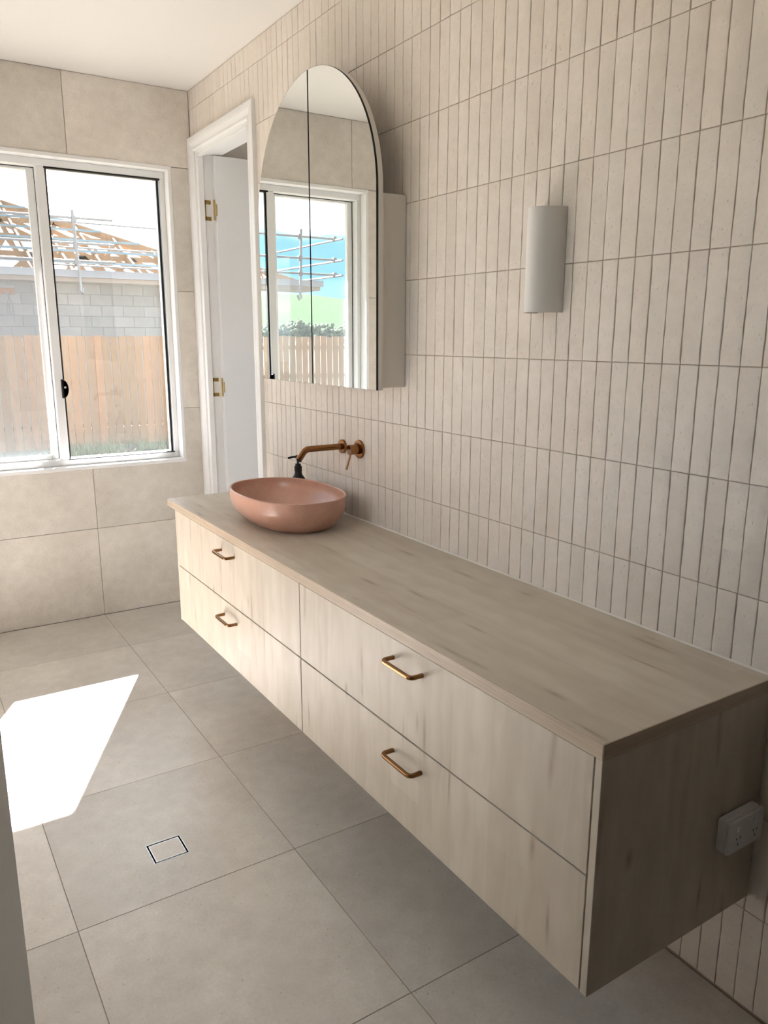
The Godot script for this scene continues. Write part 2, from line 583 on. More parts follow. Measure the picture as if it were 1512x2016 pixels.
func tile_mesh(w: float, h: float, sd: int) -> ArrayMesh:
	# a pressed-by-hand tile facing -x: wavy edges, slightly pillowed face; origin at its centre on the face
	var r := RandomNumberGenerator.new()
	r.seed = sd
	var nu := 3
	var nv := maxi(2, int(round(9 * h / 0.23)))
	var bev := 0.0014
	var p := []
	var wl := []
	for k in nv + 1: wl.append([r.randf_range(-0.0009, 0.0007), r.randf_range(-0.0007, 0.0009)])
	var lift := r.randf_range(-0.0004, 0.0004)
	var skew := r.randf_range(-0.0007, 0.0007)
	for iv in range(-2, nv + 3):
		var kv := clampi(iv, 0, nv)
		var y := -h / 2 + bev + (h - 2 * bev) * kv / nv
		if iv < 0: y = -h / 2
		if iv > nv: y = h / 2
		var row := PackedVector3Array()
		for iu in range(-2, nu + 3):
			var ku := clampi(iu, 0, nu)
			var z := -w / 2 + bev + (w - 2 * bev) * ku / nu
			if iu <= 0: z += wl[kv][0]
			if iu >= nu: z += wl[kv][1]
			if iu < 0: z -= bev
			if iu > nu: z += bev
			var x := lift + skew * (z / w) * 2.0
			if iu > 0 and iu < nu and iv > 0 and iv < nv: x += r.randf_range(-0.0004, 0.0004)
			if iu == -1 or iu == nu + 1 or iv == -1 or iv == nv + 1: x = bev
			if iu == -2 or iu == nu + 2 or iv == -2 or iv == nv + 2: x = 0.007
			row.append(Vector3(x, y, z))
		p.append(row)
	# outside is -x: rows run up (+y), columns run +z, so (next row) x (next column) = +x; reverse the columns
	for row: PackedVector3Array in p: row.reverse()
	for k in p.size():
		var rv: PackedVector3Array = p[k]
		rv = rv.duplicate()
		p[k] = rv
	var b := MB.new()
	var q := []
	for row: PackedVector3Array in p:
		var a := PackedVector3Array()
		for k in row.size(): a.append(row[k])
		if a[0].z < a[-1].z: a.reverse()
		q.append(a)
	b.grid(q)
	return b.mesh()

func to_px(p: Vector3) -> Vector3:
	var c := cam_basis.inverse() * (p - CAM)
	return Vector3(756.0 + 1521.5 * c.x / -c.z, 1008.0 - 1521.5 * c.y / -c.z, -c.z)

func build_wall_tiles() -> void:
	# backing with the doorway left open
	var b := MB.new()
	b.box(Vector3(0.0022, -0.0105, ZE - 0.1), Vector3(0.12, CEIL, -3.955))
	b.box(Vector3(0.0022, 2.365, -3.955), Vector3(0.12, CEIL, -3.265))
	b.box(Vector3(0.0022, -0.0105, -3.265), Vector3(0.12, CEIL, 0.12))
	var root := struct("wall_right", b.mesh(), M.wall_grout, "vanity wall of narrow upright handmade cream tiles stacked in rows", "wall")
	var g := 0.0019
	var full := []
	for k in 10: full.append(tile_mesh(TPZ - g, TPY - 0.0017, 100 + k))
	var list := []
	for i in range(-43, 47):
		var z0 := TZ0 + TPZ * i
		var z1 := z0 + TPZ
		z0 = maxf(z0, ZE)
		z1 = minf(z1, 0.12)
		if z1 - z0 < 0.006: continue
		for j in range(-6, 6):
			var y0 := maxf(TY0 + TPY * j, 0.001)
			var y1 := minf(TY0 + TPY * (j + 1), CEIL - 0.001)
			if y1 - y0 < 0.012: continue
			var a0 := z0
			var a1 := z1
			var c0 := y0
			# keep clear of the doorway and its architrave
			if a1 > -3.99 and a0 < -3.24 and c0 < 2.40:
				if y1 > 2.41: c0 = 2.40
				elif a0 < -3.99: a1 = -3.99
				elif a1 > -3.24: a0 = -3.24
				else: continue
			if a1 - a0 < 0.005: continue
			var ctr := Vector3(0, (c0 + y1) / 2, (a0 + a1) / 2)
			var q := to_px(ctr)
			var hid := (ctr.y < 0.77 and ctr.z < -0.76 and ctr.z > -3.05) or (ctr.z < -2.07 and ctr.z > -2.9 and ctr.y > 1.42 and ctr.y < 1.9)
			var seen := q.z > 0.1 and q.x > -30 and q.x < 1545 and q.y > -110 and q.y < 2100 and not hid
			var size := (1.0 / (q.z * q.z * q.z) if seen else 0.0)
			list.append([size, ctr, a1 - a0, y1 - c0])
	list.sort_custom(func(s, t): return s[0] > t[0])
	var rest := []
	for k in 5: rest.append(MB.new())
	for k in list.size():
		var e: Array = list[k]
		var whole: bool = absf(e[2] - TPZ) < 0.001 and absf(e[3] - TPY) < 0.003
		var which := rng.randi() % 10
		var m: ArrayMesh = full[which] if whole else tile_mesh(e[2] - g, e[3] - 0.0017, 500 + k)
		var tone: int = [0, 0, 1, 2, 3, 0, 1, 3, 2, 4][rng.randi() % 10]
		if k < 300:
			var o := inst("tile", m, M.tile[tone], root, e[1])
			if whole and rng.randf() < 0.5: o.rotation.x = PI
		else:
			var a := m.surface_get_arrays(0)
			var vv: PackedVector3Array = a[Mesh.ARRAY_VERTEX]
			var flip := 1.0
			for q in vv.size(): vv[q] = vv[q] * flip + e[1]
			rest[tone].v.append_array(vv)
			rest[tone].n.append_array(a[Mesh.ARRAY_NORMAL])
	var am := ArrayMesh.new()
	for k in 5:
		if rest[k].v.size() == 0: continue
		var a := []
		a.resize(Mesh.ARRAY_MAX)
		a[Mesh.ARRAY_VERTEX] = rest[k].v
		a[Mesh.ARRAY_NORMAL] = rest[k].n
		am.add_surface_from_arrays(Mesh.PRIMITIVE_TRIANGLES, a)
		am.surface_set_material(am.get_surface_count() - 1, M.tile[k])
	var o := MeshInstance3D.new()
	o.name = "small_tiles"
	o.mesh = am
	root.add_child(o, true)
	o.set_meta("kind", "stuff")

func build_end_tiles() -> void:
	# window wall: opening x -1.31..-0.108, y 0.79..2.29
	var b := MB.new()
	var zb := ZE - 0.20
	var zf := ZE - 0.004
	b.box(Vector3(XL - 0.1, -0.25, zb), Vector3(-1.31, CEIL, zf))
	b.box(Vector3(-0.108, -0.25, zb), Vector3(0.0, CEIL, zf))
	b.box(Vector3(-1.31, -0.25, zb), Vector3(-0.108, 0.79, zf))
	b.box(Vector3(-1.31, 2.29, zb), Vector3(-0.108, CEIL, zf))
	var root := struct("wall_back", b.mesh(), M.floor_grout, "window wall of large square warm grey stone look tiles", "wall")
	var g := 0.0024
	var ys := [0.001, 0.476, 1.080, 1.684, 2.288, CEIL - 0.001]
	for i in 4:
		var x1 := -0.0005 - 0.6 * i
		var x0 := x1 - 0.6
		for j in 5:
			# the tile less the window: up to four rectangles, of one tile
			var t := Rect2(x0, ys[j], 0.6, ys[j + 1] - ys[j])
			var w := Rect2(-1.31, 0.79, 1.202, 1.50)
			var parts := []
			if not t.intersects(w): parts.append(t)
			else:
				var c := t.intersection(w)
				if c.position.y > t.position.y + 0.001: parts.append(Rect2(t.position.x, t.position.y, t.size.x, c.position.y - t.position.y))
				if c.end.y < t.end.y - 0.001: parts.append(Rect2(t.position.x, c.end.y, t.size.x, t.end.y - c.end.y))
				if c.position.x > t.position.x + 0.001: parts.append(Rect2(t.position.x, c.position.y, c.position.x - t.position.x, c.size.y))
				if c.end.x < t.end.x - 0.001: parts.append(Rect2(c.end.x, c.position.y, t.end.x - c.end.x, c.size.y))
			if parts.is_empty(): continue
			var m := MB.new()
			var whole := parts.size() == 1
			var any := false
			for q: Rect2 in parts:
				var lo := Vector3(q.position.x, q.position.y, ZE - 0.008)
				var hi := Vector3(q.end.x, q.end.y, ZE)
				if is_equal_approx(q.position.x, t.position.x): lo.x += g / 2
				if is_equal_approx(q.end.x, t.end.x): hi.x -= g / 2
				if is_equal_approx(q.position.y, t.position.y): lo.y += g / 2
				if is_equal_approx(q.end.y, t.end.y): hi.y -= g / 2
				if hi.x - lo.x < 0.004 or hi.y - lo.y < 0.004: continue
				any = true
				m.box(lo, hi, 0.0008 if whole else 0.0)
			if any: inst("tile", m.mesh(), M.stone_wall[rng.randi() % 3], root)

# ---------------------------------------------------------------- window
func build_window() -> void:
	var root := Node3D.new()
	root.name = "window_1"
	add_child(root)
	tag(root, "white aluminium sliding window with black gaskets above the tiled sill", "window", "", "structure")
	var x0 := -1.31
	var x1 := -0.108
	var y0 := 0.79
	var y1 := 2.29
	var zf := ZE + 0.004
	var za := ZE - 0.062        # face of the aluminium frame
	var t := 0.018
	# timber reveal lining, four boards
	for e in [[Vector3(x0, y0, za - 0.05), Vector3(x1, y0 + t, zf)], [Vector3(x0, y1 - t, za - 0.05), Vector3(x1, y1, zf)],
			[Vector3(x0, y0 + t, za - 0.05), Vector3(x0 + t, y1 - t, zf)], [Vector3(x1 - t, y0 + t, za - 0.05), Vector3(x1, y1 - t, zf)]]:
		inst("reveal_board", boxm(e[0], e[1], 0.0015), M.gloss, root)
	x0 += t; x1 -= t; y0 += t; y1 -= t
	# outer frame
	var fw := 0.024
	var zo := ZE - 0.165
	for e in [[Vector3(x0, y0, zo), Vector3(x1, y0 + fw + 0.006, za)], [Vector3(x0, y1 - fw - 0.010, zo), Vector3(x1, y1, za)],
			[Vector3(x0, y0 + fw + 0.006, zo), Vector3(x0 + fw, y1 - fw - 0.010, za)], [Vector3(x1 - fw, y0 + fw + 0.006, zo), Vector3(x1, y1 - fw - 0.010, za)]]:
		inst("frame", boxm(e[0], e[1], 0.0015), M.alu, root)
	var gx1 := x1 - fw
	var gx0 := x0 + fw
	var gy0 := y0 + fw + 0.006
	var gy1 := y1 - fw - 0.010
	var xm := -0.715
	# right light: stile at the meeting line, gasket, pane
	var zp := ZE - 0.090
	var sr := Node3D.new()
	sr.name = "sash"
	root.add_child(sr)
	inst("stile", boxm(Vector3(xm - 0.021, gy0, zp - 0.022), Vector3(xm + 0.019, gy1, za - 0.002), 0.002), M.alu, sr)
	var bk := MB.new()
	bk.box(Vector3(xm + 0.0175, gy0 + 0.004, zp - 0.002), Vector3(xm + 0.0285, gy1 - 0.006, zp + 0.012))
	bk.box(Vector3(gx1 - 0.012, gy0 + 0.004, zp - 0.002), Vector3(gx1 - 0.003, gy1 - 0.006, zp + 0.010))
	bk.box(Vector3(xm + 0.0145, gy1 - 0.007, zp - 0.002), Vector3(gx1 + 0.001, gy1 + 0.001, za + 0.0006))
	bk.box(Vector3(xm + 0.0145, gy0 - 0.001, zp - 0.002), Vector3(gx1 + 0.001, gy0 + 0.003, za + 0.0006))
	inst("gasket", bk.mesh(), M.rubber, sr)
	inst("pane", boxm(Vector3(xm + 0.016, gy0, zp - 0.006), Vector3(gx1 + 0.002, gy1, zp)), M.glass, sr)
	# left light: sash set further out with its own frame
	var sl := Node3D.new()
	sl.name = "sash_001"
	root.add_child(sl)
	var zs := ZE - 0.118
	for e in [[Vector3(xm - 0.055, gy0, zs - 0.03), Vector3(xm - 0.020, gy1, zs)], [Vector3(gx0, gy0, zs - 0.03), Vector3(gx0 + 0.033, gy1, zs)],
			[Vector3(gx0 + 0.033, gy0, zs - 0.03), Vector3(xm - 0.055, gy0 + 0.022, zs)], [Vector3(gx0 + 0.033, gy1 - 0.014, zs - 0.03), Vector3(xm - 0.055, gy1, zs)]]:
		inst("stile", boxm(e[0], e[1], 0.002), M.alu, sl)
	bk = MB.new()
	bk.box(Vector3(xm - 0.0225, gy0, zs), Vector3(xm - 0.020, gy1, zs + 0.004))
	bk.box(Vector3(gx0, gy0, zs), Vector3(gx0 + 0.003, gy1, zs + 0.004))
	bk.box(Vector3(gx0, gy1 - 0.003, zs), Vector3(xm - 0.020, gy1, zs + 0.004))
	inst("gasket", bk.mesh(), M.rubber, sl)
	inst("pane", boxm(Vector3(gx0 + 0.03, gy0 + 0.018, zs - 0.020), Vector3(xm - 0.050, gy1 - 0.010, zs - 0.014)), M.glass, sl)
	inst("fly_screen", boxm(Vector3(gx0 + 0.02, gy0 + 0.01, zs - 0.0405), Vector3(xm - 0.02, gy1 - 0.006, zs - 0.040)), M.screen, root)
	# latch on the meeting stile
	var l := MB.new()
	l.box(Vector3(xm + 0.008, 1.150, za - 0.004), Vector3(xm + 0.022, 1.245, za + 0.012), 0.003)
	l.xf = Transform3D(Basis(), Vector3(xm + 0.018, 1.1975, za + 0.004))
	var pl := PackedVector2Array()
	for k in 13:
		var a := -PI / 2 + PI * k / 12
		pl.append(Vector2(0.022 * cos(a), 0.043 * sin(a)))
	l.xf = l.xf * Transform3D(Basis(Vector3(0, 0, 1), Vector3(0, 1, 0), Vector3(1, 0, 0)), Vector3.ZERO)
	l.slab(pl, -0.008, 0.010)
	inst("latch", l.mesh(), M.black, root)
	var sc := MB.new()
	sc.xf = Transform3D(Basis(Vector3.RIGHT, Vector3(0, 0, 1), Vector3(0, -1, 0)), Vector3(xm + 0.024, 1.205, za + 0.013))
	sc.lathe([Vector2(0.005, 0), Vector2(0.005, 0.003), Vector2(0.0, 0.004)], 12)
	inst("latch_screw", sc.mesh(), M.steel, root)

# ---------------------------------------------------------------- doorway into the next room
func architrave_profile() -> Array:   # (distance from the opening, projection)
	return [Vector2(0, 0), Vector2(0, 0.009), Vector2(0.004, 0.012), Vector2(0.012, 0.0125), Vector2(0.016, 0.010), Vector2(0.022, 0.011), Vector2(0.030, 0.0145), Vector2(0.038, 0.018), Vector2(0.048, 0.0195), Vector2(0.062, 0.0195), Vector2(0.067, 0.018), Vector2(0.067, 0)]

func build_doorway() -> void:
	var root := Node3D.new()
	root.name = "door_1"
	add_child(root)
	tag(root, "white doorway beside the window with its door swung open and brass hinges", "door", "", "structure")
	var zl := -3.955      # opening, left and right as seen
	var zr := -3.268
	var yt := 2.362
	var pr := architrave_profile()
	# three mitred lengths
	for leg in 3:
		var rows := []
		for q: Vector2 in pr:
			var row := PackedVector3Array()
			var dl := minf(q.x, zl - ZE - 0.001)
			match leg:
				0: row.append(Vector3(-q.y, 0.0, zl - dl)); row.append(Vector3(-q.y, yt + q.x, zl - dl))
				1: row.append(Vector3(-q.y, yt + q.x, zl - dl)); row.append(Vector3(-q.y, yt + q.x, zr + q.x))
				2: row.append(Vector3(-q.y, yt + q.x, zr + q.x)); row.append(Vector3(-q.y, 0.0, zr + q.x))
			rows.append(row)
		var b := MB.new()
		for k in rows.size() - 1: b.quad(rows[k][0], rows[k + 1][0], rows[k + 1][1], rows[k][1])
		inst("architrave", b.mesh(), M.gloss, root)
	# jamb lining with a stop
	var j := MB.new()
	j.box(Vector3(-0.001, 0, zl - 0.001), Vector3(0.121, yt, zl + 0.018), 0.001)
	j.box(Vector3(-0.001, 0, zl + 0.018), Vector3(0.026, yt - 0.012, zl + 0.030), 0.001)
	inst("jamb", j.mesh(), M.gloss, root)
	j = MB.new()
	j.box(Vector3(-0.001, 0, zr - 0.018), Vector3(0.121, yt, zr + 0.001), 0.001)
	j.box(Vector3(-0.001, 0, zr - 0.030), Vector3(0.026, yt - 0.012, zr - 0.018), 0.001)
	inst("jamb", j.mesh(), M.gloss, root)
	j = MB.new()
	j.box(Vector3(-0.001, yt - 0.014, zl + 0.018), Vector3(0.121, yt + 0.002, zr - 0.018), 0.001)
	j.box(Vector3(-0.001, yt - 0.026, zl + 0.018), Vector3(0.026, yt - 0.014, zr - 0.018), 0.001)
	inst("jamb_head", j.mesh(), M.gloss, root)
	# the leaf, open at a right angle into the next room
	var lf := inst("leaf", boxm(Vector3(0.076, 0.008, -3.936), Vector3(0.72, 2.343, -3.90), 0.002), M.door, root)
	for y: float in [2.083, 1.190, 0.25]:
		var h := MB.new()
		h.box(Vector3(0.028, y - 0.049, -3.938), Vector3(0.036, y + 0.049, -3.9355))
		h.box(Vector3(0.028, y - 0.049, -3.938), Vector3(0.062, y - 0.030, -3.9355))
		h.box(Vector3(0.028, y + 0.030, -3.938), Vector3(0.062, y + 0.049, -3.9355))
		h.box(Vector3(0.076, y - 0.028, -3.9000), Vector3(0.082, y + 0.028, -3.8985))
		h.tube([Vector3(0.068, y - 0.049, -3.905), Vector3(0.068, y + 0.049, -3.905)], 0.005, 10)
		inst("hinge", h.mesh(), M.hinge, root if y < 0 else lf)

func build_open_door() -> void:
	# the leaf standing open beside the viewer, at the left margin
	var root := Node3D.new()
	root.name = "door_2"
	root.position = Vector3(-1.601, 0, 0.110)
	root.rotation.y = atan2(0.205, 0.760)
	root.rotation.y = -atan2(0.205, 0.760)
	add_child(root)
	tag(root, "white door leaf standing open at the left margin of the picture", "door", "", "structure")
	inst("leaf", boxm(Vector3(-0.035, 0.008, -0.788), Vector3(0.0, 2.04, 0.0), 0.002), M.door, root)

# ---------------------------------------------------------------- vanity
func build_vanity() -> void:
	var xf := -0.4984
	var yt := 0.7558
	var yb := 0.2788
	var zn := -0.7135
	var zf := -3.0138
	var v := thing("vanity_cabinet", Vector3(-0.25, yb, (zn + zf) / 2), "long floating pale timber vanity cabinet with four drawers under the worktop", "cabinet")
	var o := -v.position
	var c := MB.new()
	c.box(Vector3(xf + 0.060, yb + 0.002, zf + 0.016) + o, Vector3(-0.008, yt - 0.001, zn - 0.016) + o)
	inst("carcass", c.mesh(), M.front, v)
	inst("bottom_board", boxm(Vector3(xf + 0.020, yb - 0.001, zf + 0.016) + o, Vector3(-0.008, yb + 0.002, zn - 0.016) + o), M.front, v)
	inst("end_panel", boxm(Vector3(xf, yb - 0.002, zn - 0.016) + o, Vector3(-0.003, yt, zn) + o, 0.0008), M.front, v)
	inst("end_panel", boxm(Vector3(xf, yb - 0.002, zf) + o, Vector3(-0.003, yt, zf + 0.016) + o, 0.0008), M.front, v)
	var zg := -1.8642
	var yg := 0.5202
	var g := 0.0019
	var hy := [0.7075, 0.4625]
	for side in 2:
		var a := (zf + 0.0175) if side == 0 else zg + g
		var b := (zg - g) if side == 0 else zn - 0.019
		for row in 2:
			var y0 := yg + g if row == 0 else yb
			var y1 := yt - 0.0015 if row == 0 else yg - g
			var d := inst("drawer", boxm(Vector3(xf, y0, a) + o, Vector3(xf + 0.018, y1, b) + o, 0.0008), M.front, v)
			var hz := -2.430 if side == 0 else -1.300
			inst("handle", handle_mesh(Vector3(xf, hy[row], hz) + o), M.brass, d)
	# worktop
	var bt := 0.786
	var wx := -0.5000
	var wn := -0.7125
	var wf := -3.111
	var w := thing("worktop", Vector3(-0.25, yt, (wn + wf) / 2), "long pale timber laminate worktop carrying the pink basin", "worktop")
	o = -w.position
	inst("slab", boxm(Vector3(wx + 0.002, yt + 0.0004, wf + 0.002) + o, Vector3(-0.0015, bt, wn - 0.002) + o, 0.0005), M.top, w)
	inst("edge_strip", boxm(Vector3(wx, yt + 0.0004, wf + 0.0012) + o, Vector3(wx + 0.0022, bt - 0.0003, wn - 0.0012) + o, 0.0005), M.edge, w)
	inst("edge_strip", boxm(Vector3(wx + 0.0010, yt + 0.0004, wn - 0.0022) + o, Vector3(-0.0015, bt - 0.0003, wn) + o, 0.0005), M.edge, w)
	inst("edge_strip", boxm(Vector3(wx + 0.0010, yt + 0.0004, wf) + o, Vector3(-0.0015, bt - 0.0003, wf + 0.0022) + o, 0.0005), M.edge, w)
	var s := MB.new()
	s.xf.origin = o
	s.quad(Vector3(-0.0045, bt + 0.0002, wn - 0.003), Vector3(-0.0045, bt + 0.0002, wf + 0.003), Vector3(-0.0004, bt + 0.004, wf + 0.003), Vector3(-0.0004, bt + 0.004, wn - 0.003))
	s.quad(Vector3(-0.0045, bt + 0.0002, wf + 0.003), Vector3(-0.0045, bt + 0.0002, wn - 0.003), Vector3(-0.0004, bt + 0.0002, wn - 0.003), Vector3(-0.0004, bt + 0.0002, wf + 0.003))
	inst("sealant_bead", s.mesh(), M.cabinet, w)

func handle_mesh(at: Vector3) -> ArrayMesh:
	# square D handle: two legs and a bar with rounded corners, section rounded
	var b := MB.new()
	var l := 0.060
	var dep := 0.034
	var r := 0.012
	var path := [Vector3(0, 0, -l), Vector3(-(dep - r), 0, -l)]
	for k in range(1, 6):
		var a := PI / 2 * k / 6
		path.append(Vector3(-(dep - r) - r * sin(a), 0, -l + r - r * cos(a)))
	path.append(Vector3(-dep, 0, -l + r))
	path.append(Vector3(-dep, 0, 0))
	for k in range(path.size() - 2, -1, -1):
		var p: Vector3 = path[k]
		path.append(Vector3(p.x, p.y, -p.z))
	# rounded square section, 9 mm
	var sec := []
	for q in 4:
		for k in 3:
			var a := PI / 2 * q + PI / 2 * k / 2.0
			var cc := Vector2(0.0024, 0.0024).rotated(PI / 2 * q)
			sec.append(cc + Vector2(cos(a), sin(a)) * 0.0024)
	var rows := []
	for k in path.size():
		var d: Vector3 = (path[mini(k + 1, path.size() - 1)] - path[maxi(k - 1, 0)]).normalized()
		var side := Vector3.UP.cross(d).normalized()
		var row := PackedVector3Array()
		for q: Vector2 in sec: row.append(at + path[k] + side * q.x - Vector3.UP * q.y)
		rows.append(row)
	b.grid(rows, false, true)
	return b.mesh()

# ---------------------------------------------------------------- mirror cabinet
func arch(z0: float, z1: float, yb: float, yc: float, zc: float, r: float) -> PackedVector2Array:
	var p := PackedVector2Array()
	p.append(Vector2(z0, yb)); p.append(Vector2(z1, yb))
	var n := 40
	for k in n + 1:
		var z := z1 + (z0 - z1) * (0.5 - 0.5 * cos(PI * k / n))
		p.append(Vector2(z, yc + sqrt(maxf(r * r - (z - zc) * (z - zc), 0.0))))
	return p

func build_mirror() -> void:
	var z0 := -2.917
	var z1 := -2.036
	var zc := (z0 + z1) / 2
	var r := (z1 - z0) / 2
	var yb := 1.288
	var yc := 1.893
	var m := thing("mirror_cabinet", Vector3(0, yb, zc), "arched double door mirror cabinet above the basin reflecting the window", "cabinet")
	var o := -m.position
	inst("box", boxm(Vector3(-0.1005, 1.294, -2.896) + o, Vector3(-0.0012, 1.889, -2.057) + o, 0.001), M.cabinet, m)
	for k in 2:
		var a := z0 if k == 0 else zc + 0.0030
		var b := zc - 0.0030 if k == 0 else z1
		var d := MB.new()
		d.xf.origin = o
		d.slab(arch(a, b, yb, yc, zc, r), -0.1180, -0.101)
		var dn := inst("door", d.mesh(), M.cabinet, m)
		var e := MB.new()
		e.xf.origin = o
		e.slab(arch(a, b, yb, yc, zc, r), -0.1249, -0.1181, 3)
		inst("glass_edge", e.mesh(), M.rubber, dn)
		var g := MB.new()
		g.xf.origin = o
		g.slab(arch(a + 0.0014, b - 0.0014, yb + 0.0004, yc, zc, r - 0.0008), -0.1252, -0.1249, 3)
		inst("mirror", g.mesh(), M.mirror, dn)

func build_sconce() -> void:
	var y0 := 1.516
	var y1 := 1.765
	var s := thing("wall_light", Vector3(0, y0, -1.405), "white half round plaster wall light on the cream tiles", "wall light")
	var h := y1 - y0
	var n := 24
	var b := MB.new()
	var outer := []
	var inner := []
	for k in n + 1:
		var a := PI * k / n
		outer.append(Vector3(-0.074 * sin(a) - 0.001, 0, 0.0475 * cos(a)))
		inner.append(Vector3(-0.067 * sin(a) - 0.001, 0, 0.041 * cos(a)))
	var up := Vector3(0, h, 0)
	var rows := []
	for k in n + 1: rows.append(PackedVector3Array([outer[k], outer[k] + up]))
	for k in n:
		var n0 := Vector3(outer[k].x / 0.0055, 0, outer[k].z / 0.0023).normalized()
		var n1 := Vector3(outer[k + 1].x / 0.0055, 0, outer[k + 1].z / 0.0023).normalized()
		b.tri_n(outer[k], outer[k] + up, outer[k + 1] + up, n0, n0, n1)
		b.tri_n(outer[k], outer[k + 1] + up, outer[k + 1], n0, n1, n1)
		b.quad(inner[k], inner[k + 1], inner[k + 1] + up, inner[k] + up)
		b.quad(outer[k] + up, inner[k] + up, inner[k + 1] + up, outer[k + 1] + up)
		b.quad(outer[k], outer[k + 1], inner[k + 1], inner[k])
	inst("shade", b.mesh(), M.plaster, s)
	inst("back_plate", boxm(Vector3(-0.012, 0.03, -0.038), Vector3(-0.001, h - 0.03, 0.038), 0.001), M.plaster, s)
	var l := MB.new()
	l.box(Vector3(-0.05, h / 2 - 0.02, -0.02), Vector3(-0.012, h / 2 + 0.02, 0.02), 0.004)
	inst("lamp_holder", l.mesh(), M.plastic, s)

# ---------------------------------------------------------------- basin
func ring(a: float, b: float, n: float, y: float, seg: int) -> PackedVector3Array:
	var p := PackedVector3Array()
	for k in seg:
		var t := TAU * k / seg
		var c := cos(t)
		var s := sin(t)
		p.append(Vector3(b * signf(s) * pow(absf(s), 2.0 / n), y, a * signf(c) * pow(absf(c), 2.0 / n)))
	return p

func build_basin() -> void:
	var w := thing("vessel_basin", Vector3(-0.2466, 0.786, -2.468), "pink clay coloured oval vessel basin standing on the timber worktop", "basin")
	var a := 0.276
	var b := 0.184
	var n := 2.32
	var h := 0.120
	var seg := 96
	var rows := []
	rows.append(ring(0.12, 0.07, 2.2, 0.0005, seg))
	rows.append(ring(a - 0.072, b - 0.072, n, 0.0005, seg))
	for k in range(0, 15):
		var t := k / 14.0
		var ins := 0.062 * pow(1.0 - t, 3.0) + (0.006 if k == 0 else 0.0)
		rows.append(ring(a - ins, b - ins, n, 0.0015 + (h - 0.0045) * t, seg))
	for k in range(1, 7):       # the rounded rim
		var q := PI * k / 7
		rows.append(ring(a - 0.0042 + 0.0042 * cos(q), b - 0.0042 + 0.0042 * cos(q), n, h - 0.003 + 0.003 * sin(q), seg))
	for k in range(0, 15):      # inside, down to the waste
		var t := 1.0 - k / 14.0
		var ins := 0.0086 + 0.075 * pow(1.0 - t, 2.4)
		rows.append(ring(a - ins, b - ins, n, 0.018 + (h - 0.021) * t, seg))
	rows.append(ring(a - 0.11, b - 0.10, 2.2, 0.0135, seg))
	rows.append(ring(0.10, 0.05, 2.0, 0.0115, seg))
	rows.append(ring(0.024, 0.024, 2.0, 0.0105, seg))
	var m := MB.new()
	m.grid(rows, false, true)
	inst("bowl", m.mesh(), M.clay, w)
	var p := MB.new()
	p.lathe([Vector2(0.0, 0.007), Vector2(0.026, 0.007), Vector2(0.026, 0.007), Vector2(0.026, 0.0125), Vector2(0.024, 0.014), Vector2(0.0, 0.0165)], 28)
	inst("waste_plug", p.mesh(), M.clay, w)

# ---------------------------------------------------------------- taps
func out_of_wall(at: Vector3) -> Transform3D:     # lathe axis y turned to -x
	return Transform3D(Basis(Vector3(0, 1, 0), Vector3(-1, 0, 0), Vector3(0, 0, 1)), at)

func build_taps() -> void:
	var y := 1.048
	var z := -2.472
	var s := thing("bath_spout", Vector3(0, y, z), "brushed bronze wall spout reaching out over the pink basin", "tap")
	var f := MB.new()
	f.xf = out_of_wall(Vector3.ZERO)
	f.lathe([Vector2(0.0, 0.001), Vector2(0.026, 0.001), Vector2(0.026, 0.001), Vector2(0.026, 0.010), Vector2(0.025, 0.0115), Vector2(0.012, 0.0115)], 32)
	inst("flange", f.mesh(), M.bronze, s)
	var t := MB.new()
	var path := [Vector3(-0.009, 0, 0), Vector3(-0.06, 0.0, 0), Vector3(-0.12, 0.0, 0)]
	var rr := 0.030
	var ang := deg_to_rad(52)
	for k in range(0, 9):
		var a := ang * k / 8
		path.append(Vector3(-0.148 - rr * sin(a), -rr + rr * cos(a), 0))
	var e: Vector3 = path[-1]
	path.append(e + Vector3(-cos(ang), -sin(ang), 0) * 0.034)
	t.tube(path, 0.0118, 20)
	inst("spout", t.mesh(), M.bronze, s)
	var ae := MB.new()
	var d := Vector3(-cos(ang), -sin(ang), 0)
	ae.tube([e + d * 0.033, e + d * 0.0365], 0.0092, 16)
	inst("aerator", ae.mesh(), M.dark, s)
	var m := thing("mixer_tap", Vector3(0, 1.052, -2.350), "brushed bronze wall mixer with a thin pin lever beside the spout", "tap")
	f = MB.new()
	f.xf = out_of_wall(Vector3.ZERO)
	f.lathe([Vector2(0.0, 0.001), Vector2(0.034, 0.001), Vector2(0.034, 0.001), Vector2(0.034, 0.007), Vector2(0.033, 0.0085), Vector2(0.016, 0.0085)], 36)
	inst("flange", f.mesh(), M.bronze, m)
	f = MB.new()
	f.xf = out_of_wall(Vector3.ZERO)
	f.lathe([Vector2(0.0185, 0.008), Vector2(0.0185, 0.047), Vector2(0.0185, 0.047), Vector2(0.0178, 0.0482), Vector2(0.0178, 0.0482), Vector2(0.0, 0.0485)], 32)
	inst("body", f.mesh(), M.bronze, m)
	f = MB.new()
	f.tube([Vector3(-0.040, -0.014, 0), Vector3(-0.045, -0.030, 0.0), Vector3(-0.060, -0.072, 0.002)], 0.0036, 10)
	inst("lever", f.mesh(), M.bronze, m)

